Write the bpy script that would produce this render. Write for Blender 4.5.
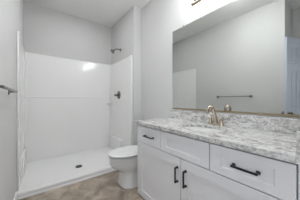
import bpy, bmesh, math, random
from mathutils import Vector, Matrix

for o in list(bpy.data.objects):
    bpy.data.objects.remove(o)
SC = bpy.context.scene
COL = SC.collection
R = math.radians

# ------------------------------------------------------------------ camera
CAM_H = 1.095
cam_d = bpy.data.cameras.new('camera')
cam_d.sensor_width = 36.0
cam_d.lens = 146.45 / 300 * 36.0
cam_d.clip_start = 0.02
cam = bpy.data.objects.new('camera', cam_d)
COL.objects.link(cam)
cam.location = (0, 0, CAM_H)
cam.rotation_euler = (R(90 - 0.064), 0, R(-37.23))
SC.camera = cam

# ------------------------------------------------------------------ world, lights, exposure
W = bpy.data.worlds.new('world')
SC.world = W
W.use_nodes = True
W.node_tree.nodes['Background'].inputs[0].default_value = (0.75, 0.86, 1.0, 1)
W.node_tree.nodes['Background'].inputs[1].default_value = 0.2

SHADE_GLOW = 15.0       # frosted glass shades over the mirror
FILL_DOME_GLOW = 44.0         # unseen ceiling dome, added as fill light


def area_light(name, loc, rot, sx, sy, power, color):
    d = bpy.data.lights.new(name, 'AREA')
    d.shape = 'RECTANGLE'
    d.size = sx
    d.size_y = sy
    d.energy = power
    d.color = color
    o = bpy.data.objects.new(name, d)
    COL.objects.link(o)
    o.location = loc
    o.rotation_euler = rot
    return o


# daylight coming through the side window of the entry passage, behind the camera
area_light('window_daylight', (-0.90, -0.75, 1.35), (0, R(-90), 0), 1.20, 1.00, 20, (0.86, 0.93, 1.0))

SC.view_settings.view_transform = 'Standard'
SC.view_settings.look = 'None'
SC.view_settings.gamma = 1
SC.view_settings.use_curve_mapping = False
SC.view_settings.exposure = 0.06


# ------------------------------------------------------------------ materials
def mat(name, color, rough=0.5, metal=0.0, spec=0.5, bump=None, coat=0.0):
    m = bpy.data.materials.new(name)
    m.use_nodes = True
    nt = m.node_tree
    b = nt.nodes['Principled BSDF']
    b.inputs['Base Color'].default_value = (*color, 1)
    b.inputs['Roughness'].default_value = rough
    b.inputs['Metallic'].default_value = metal
    b.inputs['Specular IOR Level'].default_value = spec
    b.inputs['Coat Weight'].default_value = coat
    if bump:
        tc = nt.nodes.new('ShaderNodeTexCoord')
        n = nt.nodes.new('ShaderNodeTexNoise')
        n.inputs['Scale'].default_value = bump[0]
        n.inputs['Detail'].default_value = 4
        bp = nt.nodes.new('ShaderNodeBump')
        bp.inputs['Strength'].default_value = bump[1]
        bp.inputs['Distance'].default_value = 0.002
        nt.links.new(tc.outputs['Object'], n.inputs['Vector'])
        nt.links.new(n.outputs['Fac'], bp.inputs['Height'])
        nt.links.new(bp.outputs['Normal'], b.inputs['Normal'])
    return m


def ramp(nt, stops):
    r = nt.nodes.new('ShaderNodeValToRGB')
    e = r.color_ramp.elements
    while len(e) < len(stops):
        e.new(0.5)
    for i, (p, c) in enumerate(stops):
        e[i].position = p
        e[i].color = (*c, 1)
    return r


M_WALL = mat('wall_paint', (0.65, 0.645, 0.637), 0.75, spec=0.25, bump=(220, 0.15))
M_CEIL = mat('ceiling_paint', (0.92, 0.91, 0.895), 0.9, spec=0.1, bump=(160, 0.25))
M_TRIM = mat('white_trim_paint', (0.82, 0.82, 0.82), 0.35)
M_ACRYL = mat('white_acrylic', (0.90, 0.895, 0.885), 0.07, spec=0.5, bump=(3.0, 0.25))
M_PAN = mat('textured_acrylic', (0.87, 0.865, 0.855), 0.3, spec=0.4, bump=(120, 0.2))
M_CAB = mat('cabinet_paint', (0.86, 0.86, 0.88), 0.38, spec=0.4)
M_CABIN = mat('cabinet_interior', (0.45, 0.42, 0.38), 0.7)
M_BLACK = mat('matte_black_metal', (0.012, 0.012, 0.014), 0.35, metal=0.3)
M_NICK = mat('brushed_nickel', (0.50, 0.43, 0.34), 0.25, metal=1.0)
M_DNICK = mat('dark_nickel', (0.27, 0.255, 0.235), 0.3, metal=1.0)
M_CHAN = mat('champagne_channel', (0.42, 0.34, 0.22), 0.35, metal=0.8)
M_PORC = mat('vitreous_china', (0.86, 0.86, 0.85), 0.12, spec=0.5)
M_SEAT = mat('white_seat_plastic', (0.82, 0.82, 0.81), 0.22, spec=0.5)
M_MIRR = mat('mirror_silver', (0.69, 0.71, 0.69), 0.0, metal=1.0)
M_MEDGE = mat('mirror_edge', (0.62, 0.66, 0.64), 0.15, metal=0.6)
M_DOOR = mat('door_paint', (0.55, 0.58, 0.66), 0.4)
M_DARK = mat('dark_drain', (0.06, 0.055, 0.05), 0.4, metal=0.7)
M_RUB = mat('rubber_bumper', (0.10, 0.10, 0.10), 0.7)


def emit(name, color, strength):
    m = bpy.data.materials.new(name)
    m.use_nodes = True
    nt = m.node_tree
    nt.nodes.clear()
    out = nt.nodes.new('ShaderNodeOutputMaterial')
    e = nt.nodes.new('ShaderNodeEmission')
    e.inputs[0].default_value = (*color, 1)
    e.inputs[1].default_value = strength
    nt.links.new(e.outputs[0], out.inputs[0])
    return m


M_SHADE = emit('frosted_glass_lit', (0.95, 0.975, 1.0), SHADE_GLOW)
M_FILL_DOME = emit('fill_dome_lit', (0.95, 0.975, 1.0), FILL_DOME_GLOW)  # glow of the added ceiling fill dome

M_FILL_LENS = emit('fill_lens_lit', (0.95, 0.975, 1.0), 105.0)  # glow of the added downlight that lifts the shower end

# window glass
M_GLASS = bpy.data.materials.new('window_glass')
M_GLASS.use_nodes = True
nt = M_GLASS.node_tree
nt.nodes.clear()
_o = nt.nodes.new('ShaderNodeOutputMaterial')
_g = nt.nodes.new('ShaderNodeBsdfGlossy')
_g.inputs['Roughness'].default_value = 0.02
_t = nt.nodes.new('ShaderNodeBsdfTransparent')
_x = nt.nodes.new('ShaderNodeMixShader')
_x.inputs[0].default_value = 0.06
nt.links.new(_t.outputs[0], _x.inputs[1])
nt.links.new(_g.outputs[0], _x.inputs[2])
nt.links.new(_x.outputs[0], _o.inputs[0])

# quartz
M_QTZ = mat('grey_veined_quartz', (0.7, 0.7, 0.68), 0.13, spec=0.6)
nt = M_QTZ.node_tree
b = nt.nodes['Principled BSDF']
tc = nt.nodes.new('ShaderNodeTexCoord')
n1 = nt.nodes.new('ShaderNodeTexNoise')
n1.inputs['Scale'].default_value = 20
n1.inputs['Detail'].default_value = 7
n1.inputs['Roughness'].default_value = 0.68
n1.inputs['Distortion'].default_value = 1.3
r1 = ramp(nt, [(0.30, (0.23, 0.225, 0.22)), (0.42, (0.43, 0.42, 0.41)), (0.54, (0.72, 0.715, 0.70)), (0.75, (0.86, 0.855, 0.845))])
n2 = nt.nodes.new('ShaderNodeTexNoise')
n2.inputs['Scale'].default_value = 70
n2.inputs['Detail'].default_value = 3
r2 = ramp(nt, [(0.36, (0.55, 0.54, 0.53)), (0.5, (1, 1, 1))])
mx = nt.nodes.new('ShaderNodeMix')
mx.data_type = 'RGBA'
mx.blend_type = 'MULTIPLY'
mx.inputs['Factor'].default_value = 0.7
mp = nt.nodes.new('ShaderNodeMapping')
mp.inputs['Scale'].default_value = (1.0, 0.55, 1.0)
nt.links.new(tc.outputs['Object'], mp.inputs['Vector'])
nt.links.new(mp.outputs['Vector'], n1.inputs['Vector'])
nt.links.new(tc.outputs['Object'], n2.inputs['Vector'])
nt.links.new(n1.outputs['Fac'], r1.inputs['Fac'])
nt.links.new(n2.outputs['Fac'], r2.inputs['Fac'])
nt.links.new(r1.outputs['Color'], mx.inputs['A'])
nt.links.new(r2.outputs['Color'], mx.inputs['B'])
nt.links.new(mx.outputs['Result'], b.inputs['Base Color'])

# floor: stone-look vinyl tile
M_FLOOR = mat('stone_look_vinyl', (0.3, 0.25, 0.2), 0.42, spec=0.35)
nt = M_FLOOR.node_tree
b = nt.nodes['Principled BSDF']
tc = nt.nodes.new('ShaderNodeTexCoord')
n1 = nt.nodes.new('ShaderNodeTexNoise')
n1.inputs['Scale'].default_value = 5.5
n1.inputs['Detail'].default_value = 8
n1.inputs['Roughness'].default_value = 0.6
n1.inputs['Distortion'].default_value = 0.6
r1 = ramp(nt, [(0.33, (0.24, 0.195, 0.157)), (0.5, (0.43, 0.355, 0.29)), (0.68, (0.63, 0.53, 0.44))])
br = nt.nodes.new('ShaderNodeTexBrick')
br.inputs['Scale'].default_value = 1.0
br.inputs['Brick Width'].default_value = 0.61
br.inputs['Row Height'].default_value = 0.305
br.inputs['Mortar Size'].default_value = 0.0025
br.inputs['Mortar Smooth'].default_value = 0.4
br.inputs['Color1'].default_value = (1, 1, 1, 1)
br.inputs['Color2'].default_value = (0.88, 0.88, 0.88, 1)
br.inputs['Mortar'].default_value = (0.72, 0.7, 0.68, 1)
mx = nt.nodes.new('ShaderNodeMix')
mx.data_type = 'RGBA'
mx.blend_type = 'MULTIPLY'
mx.inputs['Factor'].default_value = 1.0
nt.links.new(tc.outputs['Object'], n1.inputs['Vector'])
nt.links.new(tc.outputs['Object'], br.inputs['Vector'])
nt.links.new(n1.outputs['Fac'], r1.inputs['Fac'])
nt.links.new(r1.outputs['Color'], mx.inputs['A'])
nt.links.new(br.outputs['Color'], mx.inputs['B'])
nt.links.new(mx.outputs['Result'], b.inputs['Base Color'])


# ------------------------------------------------------------------ mesh helpers
def box(bm, x0, x1, y0, y1, z0, z1, bevel=0.0, seg=2):
    t = bmesh.new()
    bmesh.ops.create_cube(t, size=1.0)
    for v in t.verts:
        v.co = Vector(((x0 + x1) / 2 + v.co.x * (x1 - x0), (y0 + y1) / 2 + v.co.y * (y1 - y0), (z0 + z1) / 2 + v.co.z * (z1 - z0)))
    if bevel:
        bmesh.ops.bevel(t, geom=list(t.edges), offset=bevel, segments=seg, profile=0.5, affect='EDGES')
    merge(bm, t)


def merge(bm, t, M=None):
    t.normal_update()
    vm = {}
    for v in t.verts:
        vm[v] = bm.verts.new(M @ v.co if M else v.co)
    for f in t.faces:
        try:
            bm.faces.new([vm[v] for v in f.verts])
        except ValueError:
            pass
    t.free()


def loft(bm, rings, cap0=True, cap1=True):
    vs = [[bm.verts.new(p) for p in r] for r in rings]
    n = len(vs[0])
    for a, c in zip(vs[:-1], vs[1:]):
        for i in range(n):
            bm.faces.new((a[i], a[(i + 1) % n], c[(i + 1) % n], c[i]))
    if cap0:
        bm.faces.new(list(reversed(vs[0])))
    if cap1:
        bm.faces.new(vs[-1])


def frame_axes(d):
    d = Vector(d).normalized()
    up = Vector((0, 0, 1)) if abs(d.z) < 0.9 else Vector((1, 0, 0))
    u = d.cross(up).normalized()
    return u, d.cross(u).normalized()


def circle(c, d, r, n=20):
    u, v = frame_axes(d)
    c = Vector(c)
    return [c + u * (r * math.cos(2 * math.pi * i / n)) + v * (r * math.sin(2 * math.pi * i / n)) for i in range(n)]


def lathe(bm, base, axis, prof, n=24):
    """prof = [(distance along axis, radius)]"""
    a = Vector(axis).normalized()
    loft(bm, [circle(Vector(base) + a * t, a, max(r, 1e-4), n) for t, r in prof])


def tube(bm, pts, radii, n=14):
    pts = [Vector(p) for p in pts]
    if not isinstance(radii, (list, tuple)):
        radii = [radii] * len(pts)
    rings = []
    u = None
    for i, p in enumerate(pts):
        d = (pts[min(i + 1, len(pts) - 1)] - pts[max(i - 1, 0)]).normalized()
        if u is None:
            u, v = frame_axes(d)
        else:
            u = (u - d * u.dot(d)).normalized()
            v = d.cross(u)
        rings.append([p + u * (radii[i] * math.cos(2 * math.pi * k / n)) + v * (radii[i] * math.sin(2 * math.pi * k / n)) for k in range(n)])
    loft(bm, rings)


def obj(name, bm, m, parent=None, smooth=False, loc=None):
    bmesh.ops.recalc_face_normals(bm, faces=list(bm.faces))
    me = bpy.data.meshes.new(name)
    bm.to_mesh(me)
    bm.free()
    me.materials.append(m)
    if smooth:
        for p in me.polygons:
            p.use_smooth = True
        try:
            me.set_sharp_from_angle(angle=R(24))
        except Exception:
            pass
    o = bpy.data.objects.new(name, me)
    COL.objects.link(o)
    if parent:
        o.parent = parent
        o.matrix_parent_inverse = Matrix.Translation(parent.location).inverted()
    return o


def tag(o, label, cat, group=None):
    o['label'] = label
    o['category'] = cat
    if group:
        o['group'] = group
    return o


def thing(name, label, cat, loc, group=None):
    o = bpy.data.objects.new(name, None)
    o.empty_display_size = 0.1
    COL.objects.link(o)
    o.location = loc
    return tag(o, label, cat, group)


def struct(name, bm, m, smooth=False, label=None, cat=None):
    o = obj(name, bm, m, smooth=smooth)
    o['kind'] = 'structure'
    o['label'] = label or name.replace('_', ' ')
    o['category'] = cat or name.split('_')[0]
    return o


def newbox(*a, **k):
    bm = bmesh.new()
    box(bm, *a, **k)
    return bm


# ------------------------------------------------------------------ dimensions
XL = -0.20     # left wall
XS = 1.335      # plumbing wall of the shower (furred out)
XV = 1.4955     # vanity wall
YB = 3.2235     # wall behind the shower
YJ = 2.234      # front of the wing wall
H = 2.761       # ceiling
T = 1.897       # top of shower surround
ZC = 0.8445     # counter top
YR = 0.102      # stub wall at the right end of the vanity
YE = 0.57       # end of left wall
XH = -0.77      # wall of the entry passage
YW = -1.5       # rear wall with window

# ------------------------------------------------------------------ room shell
struct('floor', newbox(XH - 0.1, XV + 0.1, YW - 0.1, YB + 0.1, -0.1, 0.0), M_FLOOR, label='tan stone-look vinyl floor in front of the shower', cat='floor')
struct('ceiling', newbox(XH - 0.1, XV + 0.1, YW - 0.1, YB + 0.1, H, H + 0.1), M_CEIL, label='flat light grey ceiling over the bathroom', cat='ceiling')
struct('wall_left', newbox(XH - 0.1, XL, YE, YB + 0.1, 0, H), M_WALL, label='light grey wall with the towel bar on it', cat='wall')
struct('wall_back', newbox(XL, XV + 0.1, YB, YB + 0.1, 0, H), M_WALL, label='light grey wall above the back of the shower', cat='wall')
struct('wall_right', newbox(XV, XV + 0.1, YW - 0.1, YB, 0, H), M_WALL, label='light grey wall with the mirror and vanity on it', cat='wall')
struct('wall_wing', newbox(XS, XV, YJ, YB, 0, H), M_WALL, label='light grey furred wall end between shower and toilet', cat='wall')
struct('wall_stub', newbox(0.925, XV, -0.02, YR, 0, H), M_WALL, label='short wall at the right end of the vanity', cat='wall')
WY0, WY1, WZ0, WZ1 = -1.25, -0.25, 0.75, 1.95
bm = bmesh.new()
box(bm, XH - 0.1, XH, YW - 0.1, WY0, 0, H)
box(bm, XH - 0.1, XH, WY1, YE, 0, H)
box(bm, XH - 0.1, XH, WY0, WY1, 0, WZ0)
box(bm, XH - 0.1, XH, WY0, WY1, WZ1, H)
struct('wall_passage', bm, M_WALL, label='grey wall of the entry passage seen in the mirror', cat='wall')
struct('wall_rear', newbox(XH, XV, YW - 0.1, YW, 0, H), M_WALL, label='plain grey wall behind the camera', cat='wall')
bm = bmesh.new()
for a in ((WY0, WY0 + .05, WZ0, WZ1), (WY1 - .05, WY1, WZ0, WZ1), (WY0 + .05, WY1 - .05, WZ0, WZ0 + .05), (WY0 + .05, WY1 - .05, WZ1 - .05, WZ1), (WY0 + .05, WY1 - .05, 1.335, 1.365)):
    box(bm, XH - 0.08, XH - 0.03, a[0], a[1], a[2], a[3])
w = struct('window_1', bm, M_TRIM, label='white framed window behind the camera', cat='window')
obj('window_pane', newbox(XH - 0.058, XH - 0.052, WY0 + .05, WY1 - .05, WZ0 + .05, WZ1 - .05), M_GLASS, w)


def baseboard(name, x0, x1, y0, y1, label):
    bm = bmesh.new()
    box(bm, x0, x1, y0, y1, 0, 0.085)
    sx = 0.004 if (x1 - x0) < (y1 - y0) else 0
    sy = 0.004 if not sx else 0
    box(bm, x0 + sx * 0, x1 - sx, y0 + sy, y1 - sy * 0, 0.085, 0.10)
    return struct(name, bm, M_TRIM, label=label, cat='baseboard')


baseboard('baseboard_left', XL, XL + 0.013, YE, 2.13, 'white baseboard along the left wall up to the shower')
baseboard('baseboard_wing', XS + 0.004, XV, YJ - 0.013, YJ, 'white baseboard on the wing wall behind the toilet')
baseboard('baseboard_right', XV - 0.013, XV, 1.49, YJ - 0.013, 'white baseboard behind the toilet')
baseboard('baseboard_passage', XH, XH + 0.013, YW, YE, 'white baseboard in the entry passage')

# ------------------------------------------------------------------ door seen in the mirror
def door_leaf():
    wd, ht, th = 0.55, 2.08, 0.035
    bm = bmesh.new()
    cols = [0.0, 0.085, 0.245, 0.305, 0.465, wd]
    rows = [0.0, 0.19, 0.78, 0.93, 1.55, 1.66, 1.95, ht]
    for side, yy in ((1, th / 2), (-1, -th / 2)):
        g = [[bm.verts.new((x, yy, z)) for z in rows] for x in cols]
        for i in range(len(cols) - 1):
            for j in range(len(rows) - 1):
                q = [g[i][j], g[i + 1][j], g[i + 1][j + 1], g[i][j + 1]]
                if i in (1, 3) and j in (1, 3, 5):
                    x0, x1, z0, z1 = cols[i], cols[i + 1], rows[j], rows[j + 1]
                    prev = q
                    for ins, dep in ((0.018, 0.009), (0.03, 0.009), (0.045, 0.003)):
                        nq = [bm.verts.new((x, yy - side * dep, z)) for x, z in ((x0 + ins, z0 + ins), (x1 - ins, z0 + ins), (x1 - ins, z1 - ins), (x0 + ins, z1 - ins))]
                        for k in range(4):
                            bm.faces.new((prev[k], prev[(k + 1) % 4], nq[(k + 1) % 4], nq[k]))
                        prev = nq
                    bm.faces.new(prev)
                else:
                    bm.faces.new(q)
    bmesh.ops.bridge_loops(bm, edges=[e for e in bm.edges if e.is_boundary])
    return bm


ang = math.atan2(-0.34, -0.94)
DM = Matrix.Translation((-0.125, 0.548, 0.008)) @ Matrix.Rotation(ang, 4, 'Z')
bm = door_leaf()
bm.transform(DM)
door = struct('door_1', bm, M_DOOR, label='open panelled door reflected in the right edge of the mirror', cat='door')
for s in (1, -1):
    bm = bmesh.new()
    lathe(bm, (0.06, s * 0.0175, 0.875), (0, s, 0), [(0, 0.03), (0.006, 0.03), (0.008, 0.012), (0.03, 0.012), (0.036, 0.024), (0.05, 0.028), (0.062, 0.022), (0.066, 0.0)])
    bm.transform(DM)
    obj('door_knob', bm, M_DNICK, door, smooth=True)

# ------------------------------------------------------------------ shower enclosure
shower = thing('shower_enclosure', 'glossy white one-piece shower surround and pan in the alcove', 'shower', ((XL + XS) / 2, 2.7, 0))
PX0, PX1, PYB, PYF = XL + 0.017, XS - 0.018, YB - 0.02, 2.305   # inner faces
ZP = 0.04


def u_path(x0, x1, yf, yb, rad, n=8):
    p = [(x0, yf)]
    for i in range(n + 1):
        a = math.pi - (math.pi / 2) * i / n
        p.append((x0 + rad + rad * math.cos(a), yb - rad + rad * math.sin(a)))
    for i in range(n + 1):
        a = math.pi / 2 - (math.pi / 2) * i / n
        p.append((x1 - rad + rad * math.cos(a), yb - rad + rad * math.sin(a)))
    p.append((x1, yf))
    return p


bm = bmesh.new()
prev = None
# inner skin is drawn as rows of the U outline; a shallow ridge runs round at mid height
rows = [(ZP, 0.0), (0.32, 0.0), (1.135, 0.0), (1.141, -0.004), (1.155, -0.004), (1.161, 0.0), (T - 0.012, 0.0), (T, -0.008)]
inn = []
for z, dd in rows:
    inn.append([bm.verts.new((x, y, z)) for x, y in u_path(PX0 - dd, PX1 + dd, PYF, PYB + dd, 0.045)])
for a, c in zip(inn[:-1], inn[1:]):
    for i in range(len(a) - 1):
        bm.faces.new((a[i], a[i + 1], c[i + 1], c[i]))
out = []
for z in (ZP, T):
    out.append([bm.verts.new((x, y, z)) for x, y in u_path(PX0 - 0.016, PX1 + 0.016, PYF, PYB + 0.018, 0.045)])
for i in range(len(out[0]) - 1):
    bm.faces.new((out[0][i], out[0][i + 1], out[1][i + 1], out[1][i]))
    bm.faces.new((inn[-1][i], inn[-1][i + 1], out[1][i + 1], out[1][i]))
obj('wall_panel', bm, M_ACRYL, shower, smooth=True)
# front flanges, left and right
obj('front_flange', newbox(XL + 0.001, PX0 + 0.001, PYF - 0.055, PYF + 0.004, ZP, T - 0.012, bevel=0.005), M_PAN, shower, smooth=True)
obj('front_flange', newbox(PX1 - 0.016, XS - 0.001, PYF - 0.04, PYF, ZP, T - 0.004, bevel=0.006), M_PAN, shower, smooth=True)
# pan with a raised, slightly bowed front curb
bm = bmesh.new()
NX = 24
prof = [(0.0, 0.0), (0.0, 0.045), (0.006, 0.058), (0.018, 0.062), (0.05, 0.062), (0.07, 0.056), (0.11, 0.040), (0.14, ZP - 0.004)]
cols = []
for i in range(NX + 1):
    t = i / NX
    x = XL + 0.002 + (XS - 0.004 - XL) * t
    bow = 0.022 * (1 - (2 * t - 1) ** 2)
    col = []
    for dy, z in prof:
        col.append(bm.verts.new((x, 2.168 - bow + dy, z)))
    for yy in (2.45, 2.7, 2.95, PYB + 0.015):
        dr = math.hypot(x - 0.51, yy - 2.55)
        col.append(bm.verts.new((x, yy, ZP - 0.012 * max(0, 1 - dr / 0.7))))
    col.append(bm.verts.new((x, PYB + 0.015, 0.0)))
    cols.append(col)
for a, c in zip(cols[:-1], cols[1:]):
    for k in range(len(a) - 1):
        bm.faces.new((a[k], a[k + 1], c[k + 1], c[k]))
    bm.faces.new((a[0], c[0], c[-1], a[-1]))
bm.faces.new(cols[0])
bm.faces.new(cols[-1])
obj('shower_pan', bm, M_PAN, shower, smooth=True)
# low moulded ledges along both end panels
obj('foot_ledge', newbox(PX1 - 0.055, PX1 + 0.006, 2.62, PYB - 0.002, ZP - 0.01, 0.315, bevel=0.010, seg=3), M_ACRYL, shower, smooth=True)
obj('foot_ledge', newbox(PX0 - 0.006, PX0 + 0.022, 2.62, PYB - 0.002, ZP - 0.01, 0.315, bevel=0.010, seg=3), M_ACRYL, shower, smooth=True)
# small corner soap shelf
bm = bmesh.new()
sec = [(PX1 + 0.004, PYB + 0.004)] + [(PX1 + 0.004 - 0.105 * math.cos(a), PYB + 0.004 - 0.105 * math.sin(a)) for a in [R(90) * i / 10 for i in range(11)]]
loft(bm, [[Vector((x, y, z)) for x, y in sec] for z in (1.005, 1.03)])
obj('soap_shelf', bm, M_ACRYL, shower, smooth=True)
dr = bmesh.new()
lathe(dr, (0.51, 2.55, 0.026), (0, 0, 1), [(0, 0.05), (0.009, 0.05), (0.012, 0.046), (0.0125, 0.0)])
drain = obj('drain_cover', dr, M_DARK, shower, smooth=True)
bm = bmesh.new()
for r_, k in ((0.034, 10), (0.018, 6)):
    for i in range(k):
        a = 2 * math.pi * i / k
        lathe(bm, (0.51 + r_ * math.cos(a), 2.55 + r_ * math.sin(a), 0.0380), (0, 0, 1), [(0, 0.005), (0.001, 0.005)], n=8)
obj('drain_hole', bm, M_RUB, drain)
# quarter-round strip where the curb meets the floor
bm = bmesh.new()
rings = []
for i in range(NX + 1):
    t = i / NX
    x = XL + 0.016 + (XS - 0.02 - XL) * t
    y = 2.1675 - 0.022 * (1 - (2 * t - 1) ** 2)
    rings.append([Vector((x, y, 0.0005)), Vector((x, y, 0.019)), Vector((x, y - 0.009, 0.016)), Vector((x, y - 0.014, 0.009)), Vector((x, y - 0.016, 0.0005))])
loft(bm, rings)
struct('trim_1', bm, M_TRIM, smooth=True, label='white quarter-round strip along the shower curb', cat='trim')

# ------------------------------------------------------------------ shower head and valve
sh = thing('wall_shower', 'dark nickel shower head on a bent arm above the surround', 'shower head', (XS, 2.75, 2.105))
bm = bmesh.new()
lathe(bm, (XS - 0.0005, 2.75, 2.115), (-1, 0, 0), [(0, 0.034), (0.005, 0.034), (0.014, 0.018), (0.016, 0.013)])
obj('wall_flange', bm, M_DNICK, sh, smooth=True)
bm = bmesh.new()
tube(bm, [(XS - 0.012, 2.75, 2.115), (XS - 0.05, 2.75, 2.12), (XS - 0.085, 2.75, 2.118), (XS - 0.115, 2.75, 2.105), (XS - 0.14, 2.75, 2.082)], 0.0105)
obj('shower_arm', bm, M_DNICK, sh, smooth=True)
bm = bmesh.new()
lathe(bm, (XS - 0.135, 2.75, 2.088), (-0.74, 0, -0.67), [(0, 0.014), (0.008, 0.019), (0.02, 0.02), (0.03, 0.024), (0.042, 0.040), (0.05, 0.046), (0.06, 0.046), (0.063, 0.042), (0.0635, 0.0)])
obj('spray_head', bm, M_DNICK, sh, smooth=True)

PXI = PX1
va = thing('shower_valve', 'dark nickel round shower valve with a knob handle on the surround', 'shower valve', (PXI, 2.80, 1.195))
bm = bmesh.new()
lathe(bm, (PXI - 0.0005, 2.80, 1.195), (-1, 0, 0), [(0, 0.083), (0.004, 0.083), (0.012, 0.074), (0.02, 0.045), (0.022, 0.03)], n=32)
obj('escutcheon', bm, M_DNICK, va, smooth=True)
bm = bmesh.new()
lathe(bm, (PXI - 0.020, 2.80, 1.195), (-1, 0, 0), [(0, 0.024), (0.025, 0.024), (0.03, 0.027), (0.055, 0.023), (0.08, 0.015), (0.084, 0.0)])
obj('valve_handle', bm, M_DNICK, va, smooth=True)
# ------------------------------------------------------------------ toilet
TY = 1.718
toilet = thing('toilet', 'white two-piece toilet with closed lid between vanity and shower', 'toilet', (1.1, TY, 0))


def oval(xf, xb, hw, z, n=48, eb=2.6, ef=2.0, mid=0.45):
    """outline: rounded nose towards -X, squarer towards the wall"""
    xm = xf + (xb - xf) * mid
    pts = []
    for i in range(n):
        a = 2 * math.pi * i / n
        c, s = math.cos(a), math.sin(a)
        e = eb if c > 0 else ef
        L = (xb - xm) if c > 0 else (xm - xf)
        x = xm + math.copysign(abs(c) ** (2 / e), c) * L
        y = TY + math.copysign(abs(s) ** (2 / e), s) * hw
        pts.append(Vector((x, y, z)))
    return pts


bm = bmesh.new()
secs = [(0.0, .826, 1.40, .156, 2.6, .20), (0.012, .822, 1.40, .159, 2.6, .20), (0.03, .826, 1.40, .156, 2.6, .20), (0.09, .836, 1.39, .147, 2.5, .20), (0.16, .840, 1.38, .142, 2.4, .22), (0.198, .822, 1.38, .144, 2.2, .26),
        (0.222, .780, 1.39, .153, 2.1, .34), (0.25, .732, 1.41, .167, 2.0, .42), (0.285, .702, 1.43, .175, 2.0, .45), (0.33, .692, 1.44, .176, 2.0, .45), (0.366, .690, 1.44, .176, 2.0, .45), (0.374, .702, 1.435, .166, 2.0, .45)]
loft(bm, [oval(a, c, w_, z, eb=3.0, ef=e, mid=md) for z, a, c, w_, e, md in secs])
body = obj('bowl', bm, M_PORC, toilet, smooth=True)
for s in (1, -1):
    bm = bmesh.new()
    lathe(bm, (1.12, TY + s * 0.140, 0.02), (0, s * 0.9, 0.5), [(0, 0.016), (0.008, 0.016), (0.016, 0.010), (0.018, 0.0)])
    obj('bolt_cap', bm, M_SEAT, body, smooth=True)
bm = bmesh.new()
loft(bm, [oval(a, c, w_, z) for z, a, c, w_ in [(0.379, .690, 1.20, .176), (0.381, .684, 1.205, .182), (0.387, .684, 1.205, .182), (0.389, .690, 1.20, .176)]])
obj('seat', bm, M_SEAT, toilet, smooth=True)
for s in (1, -1):
    for px in (0.92, 1.08):
        for za, zb in ((.3735, .3795), (.3885, .4085)):
            bm = newbox(px - .012, px + .012, TY + s * .08 - .008, TY + s * .08 + .008, za, zb)
            obj('bumper', bm, M_RUB, toilet)
bm = bmesh.new()
loft(bm, [oval(a, c, w_, z) for z, a, c, w_ in [(0.408, .690, 1.21, .176), (0.410, .682, 1.215, .183), (0.420, .682, 1.215, .183), (0.426, .692, 1.21, .174), (0.429, .728, 1.18, .145), (0.430, .85, 1.1, .07)]])
obj('lid', bm, M_SEAT, toilet, smooth=True)
for s in (1, -1):
    bm = bmesh.new()
    tube(bm, [(1.222, TY + s * .075 - .03, .414), (1.222, TY + s * .075 + .03, .414)], .016)
    obj('hinge', bm, M_SEAT, toilet, smooth=True)
obj('tank', newbox(1.275, 1.478, TY - .20, TY + .20, .38, .690, bevel=0.025, seg=4), M_PORC, toilet, smooth=True)
obj('tank_lid', newbox(1.265, 1.482, TY - .208, TY + .208, .690, .715, bevel=0.009, seg=3), M_PORC, toilet, smooth=True)
bm = bmesh.new()
lathe(bm, (1.275, TY + .14, .64), (-1, 0, 0), [(0, .016), (.006, .016), (.008, .008), (.02, .008)])
tube(bm, [(1.255, TY + .145, .64), (1.252, TY + .10, .638), (1.25, TY + .06, .632)], [.007, .007, .009])
obj('flush_lever', bm, M_DNICK, toilet, smooth=True)

# ------------------------------------------------------------------ vanity cabinet
XF = 0.920      # outer face of the doors
XB = 0.942      # front of the carcass
VY0, VY1 = 0.124, 1.452
ZU = 0.812      # underside of the counter
van = thing('vanity_cabinet', 'white shaker vanity cabinet with black bar pulls under the counter', 'cabinet', (1.2, 0.79, 0))
bm = bmesh.new()
box(bm, XB, 1.494, VY1 - 0.018, VY1, 0, ZU)
box(bm, XB, 1.494, VY0, VY0 + 0.018, 0, ZU)
box(bm, XB, 1.494, VY0 + 0.018, VY1 - 0.018, 0.03, 0.048)
box(bm, 1.482, 1.494, VY0 + 0.018, VY1 - 0.018, 0.048, ZU)
box(bm, XB + 0.014, XB + 0.03, VY0 + 0.018, VY1 - 0.018, 0.0, 0.03)
box(bm, XB + 0.014, XB + 0.03, VY0 + 0.018, VY1 - 0.018, 0.775, ZU)
for y in (0.548, 1.042):
    box(bm, XB + 0.014, 1.0, y - 0.009, y + 0.009, 0.64, 0.775)
obj('carcass', bm, M_CAB, van)
obj('filler_strip', newbox(XF + 0.006, XF + 0.026, YR + 0.001, VY0 - 0.004, 0, ZU - 0.001), M_CAB, van)


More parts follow.
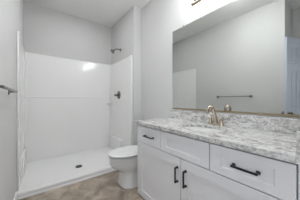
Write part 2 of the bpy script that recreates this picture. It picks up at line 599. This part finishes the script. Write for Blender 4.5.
def front(y0, y1, z0, z1, stile, rail, name, parent):
    t = bmesh.new()
    bmesh.ops.create_cube(t, size=1.0)
    x0, x1 = XF, XB - 0.0015
    for v in t.verts:
        v.co = Vector(((x0 + x1) / 2 + v.co.x * (x1 - x0), (y0 + y1) / 2 + v.co.y * (y1 - y0), (z0 + z1) / 2 + v.co.z * (z1 - z0)))
    t.faces.ensure_lookup_table()
    ff = [f for f in t.faces if f.normal.x < -0.9 or f.calc_center_median().x < x0 + 1e-4][0]
    vs = [(y0 + stile, z0 + rail), (y1 - stile, z0 + rail), (y1 - stile, z1 - rail), (y0 + stile, z1 - rail)]
    outer = [min(ff.verts, key=lambda v: abs(v.co.y - yy) + abs(v.co.z - zz)) for yy, zz in ((y0, z0), (y1, z0), (y1, z1), (y0, z1))]
    t.faces.remove(ff)
    a = [t.verts.new((x0, y, z)) for y, z in vs]
    ins = 0.003
    dirs = [(1, 1), (-1, 1), (-1, -1), (1, -1)]
    c = [t.verts.new((x0 + 0.009, y + ins * d[0], z + ins * d[1])) for (y, z), d in zip(vs, dirs)]
    for i in range(4):
        j = (i + 1) % 4
        t.faces.new((outer[i], outer[j], a[j], a[i]))
        t.faces.new((a[i], a[j], c[j], c[i]))
    t.faces.new(c)
    return obj(name, t, M_CAB, parent)


def pull(p0, p1, parent):
    """square bar pull; p0,p1 = (y,z) of its ends on the face"""
    bm = bmesh.new()
    (ya, za), (yb_, zb) = p0, p1
    hw = 0.0055
    if abs(za - zb) < 1e-4:
        box(bm, XF - 0.036, XF - 0.025, ya, yb_, za - hw, za + hw, bevel=0.0012, seg=1)
        for y in (ya + 0.006, yb_ - 0.006):
            box(bm, XF - 0.027, XF + 0.0002, y - 0.006, y + 0.006, za - hw, za + hw, bevel=0.001, seg=1)
            box(bm, XF - 0.003, XF + 0.0002, y - 0.009, y + 0.009, za - 0.009, za + 0.009)
    else:
        box(bm, XF - 0.036, XF - 0.025, ya - hw, ya + hw, za, zb, bevel=0.0012, seg=1)
        for z in (za + 0.006, zb - 0.006):
            box(bm, XF - 0.027, XF + 0.0002, ya - hw, ya + hw, z - 0.006, z + 0.006, bevel=0.001, seg=1)
            box(bm, XF - 0.003, XF + 0.0002, ya - 0.009, ya + 0.009, z - 0.009, z + 0.009)
    p = obj('bar_pull', bm, M_BLACK, parent)
    p['label'] = 'matte black bar pull'
    return p


ZT, ZM = 0.800, 0.6175
g = 0.0036
d = front(1.045 + g, VY1 - 0.002, ZM + g, ZT, 0.060, 0.045, 'drawer_front', van)
pull((1.150, 0.709), (1.296, 0.709), d)
front(0.545 + g, 1.045 - g, ZM + g, ZT, 0.065, 0.045, 'false_front', van)
d = front(VY0 + 0.002, 0.545 - g, ZM + g, ZT, 0.075, 0.045, 'drawer_front', van)
pull((0.262, 0.711), (0.396, 0.711), d)
d = front(0.797 + g, VY1 - 0.002, 0.012, ZM - g, 0.078, 0.070, 'cabinet_door', van)
pull((0.832, 0.412), (0.832, 0.540), d)
d = front(VY0 + 0.002, 0.797 - g, 0.012, ZM - g, 0.078, 0.070, 'cabinet_door', van)
pull((0.745, 0.412), (0.745, 0.540), d)

# ------------------------------------------------------------------ countertop with splashes
SX, SY, SA, SB = 1.190, 0.775, 0.155, 0.215     # sink centre and half axes
CX0, CX1, CY0, CY1 = 0.903, 1.4945, YR + 0.0005, 1.502
top = thing('countertop', 'grey and white speckled quartz countertop with backsplash on the vanity', 'countertop', (1.2, 0.79, ZU))


def rect_hit(a):
    c, s = math.cos(a), math.sin(a)
    ts = []
    if abs(c) > 1e-9:
        ts.append(((CX1 - SX) if c > 0 else (CX0 - SX)) / c)
    if abs(s) > 1e-9:
        ts.append(((CY1 - SY) if s > 0 else (CY0 - SY)) / s)
    t = min(x for x in ts if x > 0)
    return SX + c * t, SY + s * t


angs = [2 * math.pi * i / 64 for i in range(64)] + [math.atan2(y - SY, x - SX) % (2 * math.pi) for x in (CX0, CX1) for y in (CY0, CY1)]
angs = sorted(set(round(a, 6) for a in angs))
bm = bmesh.new()
L = {}
for key, z in (('t', ZC), ('b', ZU + 0.0008)):
    L['o' + key] = [bm.verts.new((*rect_hit(a), z)) for a in angs]
    L['i' + key] = []
    for a in angs:
        k = 1 / math.sqrt((math.cos(a) / SA) ** 2 + (math.sin(a) / SB) ** 2)
        L['i' + key].append(bm.verts.new((SX + k * math.cos(a), SY + k * math.sin(a), z)))
n = len(angs)
for i in range(n):
    j = (i + 1) % n
    for p, q in (('ot', 'it'), ('it', 'ib'), ('ib', 'ob'), ('ob', 'ot')):
        bm.faces.new((L[p][i], L[p][j], L[q][j], L[q][i]))
obj('slab', bm, M_QTZ, top)
obj('backsplash', newbox(1.4755, 1.4945, CY0 + 0.0215, CY1 - 0.002, ZC + 0.0003, ZC + 0.112, bevel=0.002, seg=1), M_QTZ, top)
obj('side_splash', newbox(CX0 + 0.002, 1.4945, CY0, CY0 + 0.021, ZC + 0.0003, ZC + 0.112, bevel=0.002, seg=1), M_QTZ, top)

# sink
sink = thing('sink', 'white oval undermount sink bowl set in the quartz counter', 'sink', (SX, SY, ZU - 0.14))


def ell(ka, kb, z, n=48):
    return [Vector((SX + ka * math.cos(2 * math.pi * i / n), SY + kb * math.sin(2 * math.pi * i / n), z)) for i in range(n)]


bm = bmesh.new()
zr = ZU - 0.0005
ins = [(1.03, 0.0), (0.995, -0.004), (0.985, -0.03), (0.95, -0.07), (0.85, -0.085), (0.62, -0.102), (0.3, -0.110), (0.12, -0.112)]
outs = [(0.12, -0.152), (0.3, -0.150), (0.66, -0.142), (0.9, -0.115), (1.0, -0.075), (1.035, -0.015), (1.09, -0.012), (1.09, 0.0)]
loft(bm, [ell(SA * k, SB * k, zr + dz) for k, dz in ins + outs] + [ell(SA * 1.03, SB * 1.03, zr)], cap0=False, cap1=False)
bmesh.ops.remove_doubles(bm, verts=list(bm.verts), dist=1e-5)
obj('basin', bm, M_PORC, sink, smooth=True)
bm = bmesh.new()
lathe(bm, (SX, SY, zr - 0.15), (0, 0, 1), [(0, 0.018), (0.0125, 0.018), (0.0127, 0.028), (0.016, 0.026), (0.017, 0.0)])
obj('drain', bm, M_NICK, sink, smooth=True)

# faucet
FX, FY = 1.408, 0.768
fa = thing('faucet', 'brushed nickel two-handle arched faucet behind the sink', 'faucet', (FX, FY, ZC))
bm = bmesh.new()


def stad(k, z):
    pts = []
    for i in range(32):
        a = 2 * math.pi * i / 32
        c, s = math.cos(a), math.sin(a)
        pts.append(Vector((FX + 0.027 * k * c, FY + math.copysign(abs(s) ** 0.6, s) * (0.082 - 0.027 * (1 - k)), z)))
    return pts


loft(bm, [stad(1.0, ZC + 0.0004), stad(1.0, ZC + 0.012), stad(0.9, ZC + 0.018), stad(0.6, ZC + 0.021)])
obj('base_plate', bm, M_NICK, fa, smooth=True)
bm = bmesh.new()
pts, rad = [], []
pts += [(FX, FY, ZC + 0.018), (FX - 0.002, FY, ZC + 0.04), (FX - 0.016, FY, ZC + 0.09), (FX - 0.036, FY, ZC + 0.135)]
rad += [0.025, 0.021, 0.018, 0.0155]
for i in range(1, 10):
    a = R(15 + 17.5 * i)
    pts.append((FX - 0.096 + 0.055 * math.cos(a), FY, ZC + 0.138 + 0.048 * math.sin(a)))
    rad.append(0.0145 - 0.0002 * i)
pts.append((FX - 0.153, FY, ZC + 0.122))
rad.append(0.0125)
tube(bm, pts, rad)
obj('spout', bm, M_NICK, fa, smooth=True)
for s in (1, -1):
    bm = bmesh.new()
    y = FY + s * 0.055
    lathe(bm, (FX, y, ZC + 0.016), (0, 0, 1), [(0, 0.021), (0.012, 0.019), (0.03, 0.014), (0.036, 0.016), (0.046, 0.015), (0.05, 0.0)])
    tube(bm, [(FX, y, ZC + 0.056), (FX + 0.002, y + s * 0.012, ZC + 0.066), (FX + 0.004, y + s * 0.024, ZC + 0.078)], [0.009, 0.008, 0.0065])
    obj('lever_handle', bm, M_NICK, fa, smooth=True)

# ------------------------------------------------------------------ mirror
MZ0, MZ1, MY0, MY1 = 0.978, 2.043, YR + 0.02, 1.437
mir = thing('mirror', 'large frameless wall mirror resting in a champagne channel above the backsplash', 'mirror', (XV, 0.77, MZ0))
obj('mirror_glass', newbox(XV - 0.007, XV - 0.001, MY0, MY1, MZ0, MZ1), M_MIRR, mir)
bm = bmesh.new()
box(bm, XV - 0.0075, XV - 0.0005, MY1 + 0.0002, MY1 + 0.004, MZ0, MZ1 + 0.004)
box(bm, XV - 0.0075, XV - 0.0005, MY0, MY1, MZ1 + 0.0002, MZ1 + 0.004)
obj('polished_edge', bm, M_MEDGE, mir)
bm = bmesh.new()
box(bm, XV - 0.012, XV - 0.0005, MY0, MY1 + 0.004, MZ0 - 0.008, MZ0 - 0.0005)
box(bm, XV - 0.012, XV - 0.0085, MY0, MY1 + 0.004, MZ0 - 0.0005, MZ0 + 0.008)
obj('bottom_channel', bm, M_CHAN, mir)
for y in (1.245, 0.45):
    obj('mirror_clip', newbox(XV - 0.011, XV - 0.0005, y - 0.011, y + 0.011, MZ1 - 0.010, MZ1 + 0.016, bevel=0.002, seg=1), M_MEDGE, mir)

# ------------------------------------------------------------------ vanity light above the mirror
vl = thing('vanity_light', 'brushed nickel vanity light bar with glowing glass shades above the mirror', 'light fixture', (XV, 0.77, 2.2))
obj('wall_plate', newbox(XV - 0.022, XV - 0.0005, 0.562, 0.722, 2.18, 2.29, bevel=0.004), M_NICK, vl, smooth=True)
LX = 1.385
bm = bmesh.new()
tube(bm, [(LX, 1.04, 2.172), (LX, 1.035, 2.172), (LX, 0.25, 2.172), (LX, 0.245, 2.172)], [0.014, 0.0185, 0.0185, 0.014], n=18)
obj('light_bar', bm, M_NICK, vl, smooth=True)
bm = bmesh.new()
tube(bm, [(XV - 0.02, 0.642, 2.20), (LX + 0.012, 0.642, 2.175)], 0.013)
obj('support_arm', bm, M_NICK, vl, smooth=True)
for y in (0.985, 0.76, 0.525, 0.30):
    bm = bmesh.new()
    lathe(bm, (LX, y, 2.188), (0, 0, 1), [(0, 0.014), (0.01, 0.024), (0.022, 0.028), (0.026, 0.028)])
    so = obj('socket_cup', bm, M_NICK, vl, smooth=True)
    bm = bmesh.new()
    lathe(bm, (LX, y, 2.2145), (0, 0, 1), [(0, 0.028), (0.015, 0.050), (0.05, 0.064), (0.11, 0.072), (0.18, 0.080), (0.181, 0.0)])
    gs = obj('glass_shade', bm, M_SHADE, so, smooth=True)
    gs['label'] = 'glowing frosted glass shade'

# ------------------------------------------------------------------ towel bar on the left wall
tb = thing('towel_bar', 'dark nickel towel bar on the left wall', 'towel bar', (XL, 1.36, 1.16))
TZ = 1.162
for y in (1.045, 1.68):
    bm = bmesh.new()
    box(bm, XL + 0.0005, XL + 0.009, y - 0.024, y + 0.024, TZ - 0.024, TZ + 0.024, bevel=0.003)
    box(bm, XL + 0.008, XL + 0.060, y - 0.007, y + 0.007, TZ - 0.007, TZ + 0.007, bevel=0.002)
    obj('post', bm, M_DNICK, tb, smooth=True)
obj('rail', newbox(XL + 0.046, XL + 0.060, 1.055, 1.67, TZ - 0.007, TZ + 0.007, bevel=0.002), M_DNICK, tb, smooth=True)

# ------------------------------------------------------------------ fill dome added on the bathroom ceiling (unseen, above the frame)
fl = thing('fill_ceiling_lamp', 'added round fill light on the ceiling in front of the vanity, unseen', 'light fixture', (0.58, 0.90, H))
bm = bmesh.new()
lathe(bm, (0.58, 0.90, H - 0.0005), (0, 0, -1), [(0, 0.19), (0.02, 0.19), (0.024, 0.175)], n=36)
obj('fill_lamp_rim', bm, M_NICK, fl, smooth=True)
bm = bmesh.new()
lathe(bm, (0.58, 0.90, H - 0.025), (0, 0, -1), [(0, 0.172), (0.02, 0.168), (0.05, 0.14), (0.072, 0.085), (0.08, 0.0)], n=36)
obj('fill_lamp_dome', bm, M_FILL_DOME, fl, smooth=True)

# ------------------------------------------------------------------ downlight added to brighten the shower (unseen, above the frame)
rl = thing('fill_downlight', 'added small round fill light in the ceiling over the shower, unseen', 'light fixture', (0.57, 2.43, H))
bm = bmesh.new()
n = 32
rg = [[Vector((0.57 + r * math.cos(2 * math.pi * i / n), 2.43 + r * math.sin(2 * math.pi * i / n), z)) for i in range(n)] for r, z in ((0.062, H - 0.0005), (0.085, H - 0.0005), (0.084, H - 0.007), (0.062, H - 0.010), (0.062, H - 0.0005))]
loft(bm, rg, cap0=False, cap1=False)
bmesh.ops.remove_doubles(bm, verts=list(bm.verts), dist=1e-6)
obj('fill_trim_ring', bm, M_TRIM, rl, smooth=True)
bm = bmesh.new()
lathe(bm, (0.57, 2.43, H - 0.0008), (0, 0, -1), [(0, 0.0615), (0.004, 0.0615)], n=32)
obj('lens', bm, M_FILL_LENS, rl)
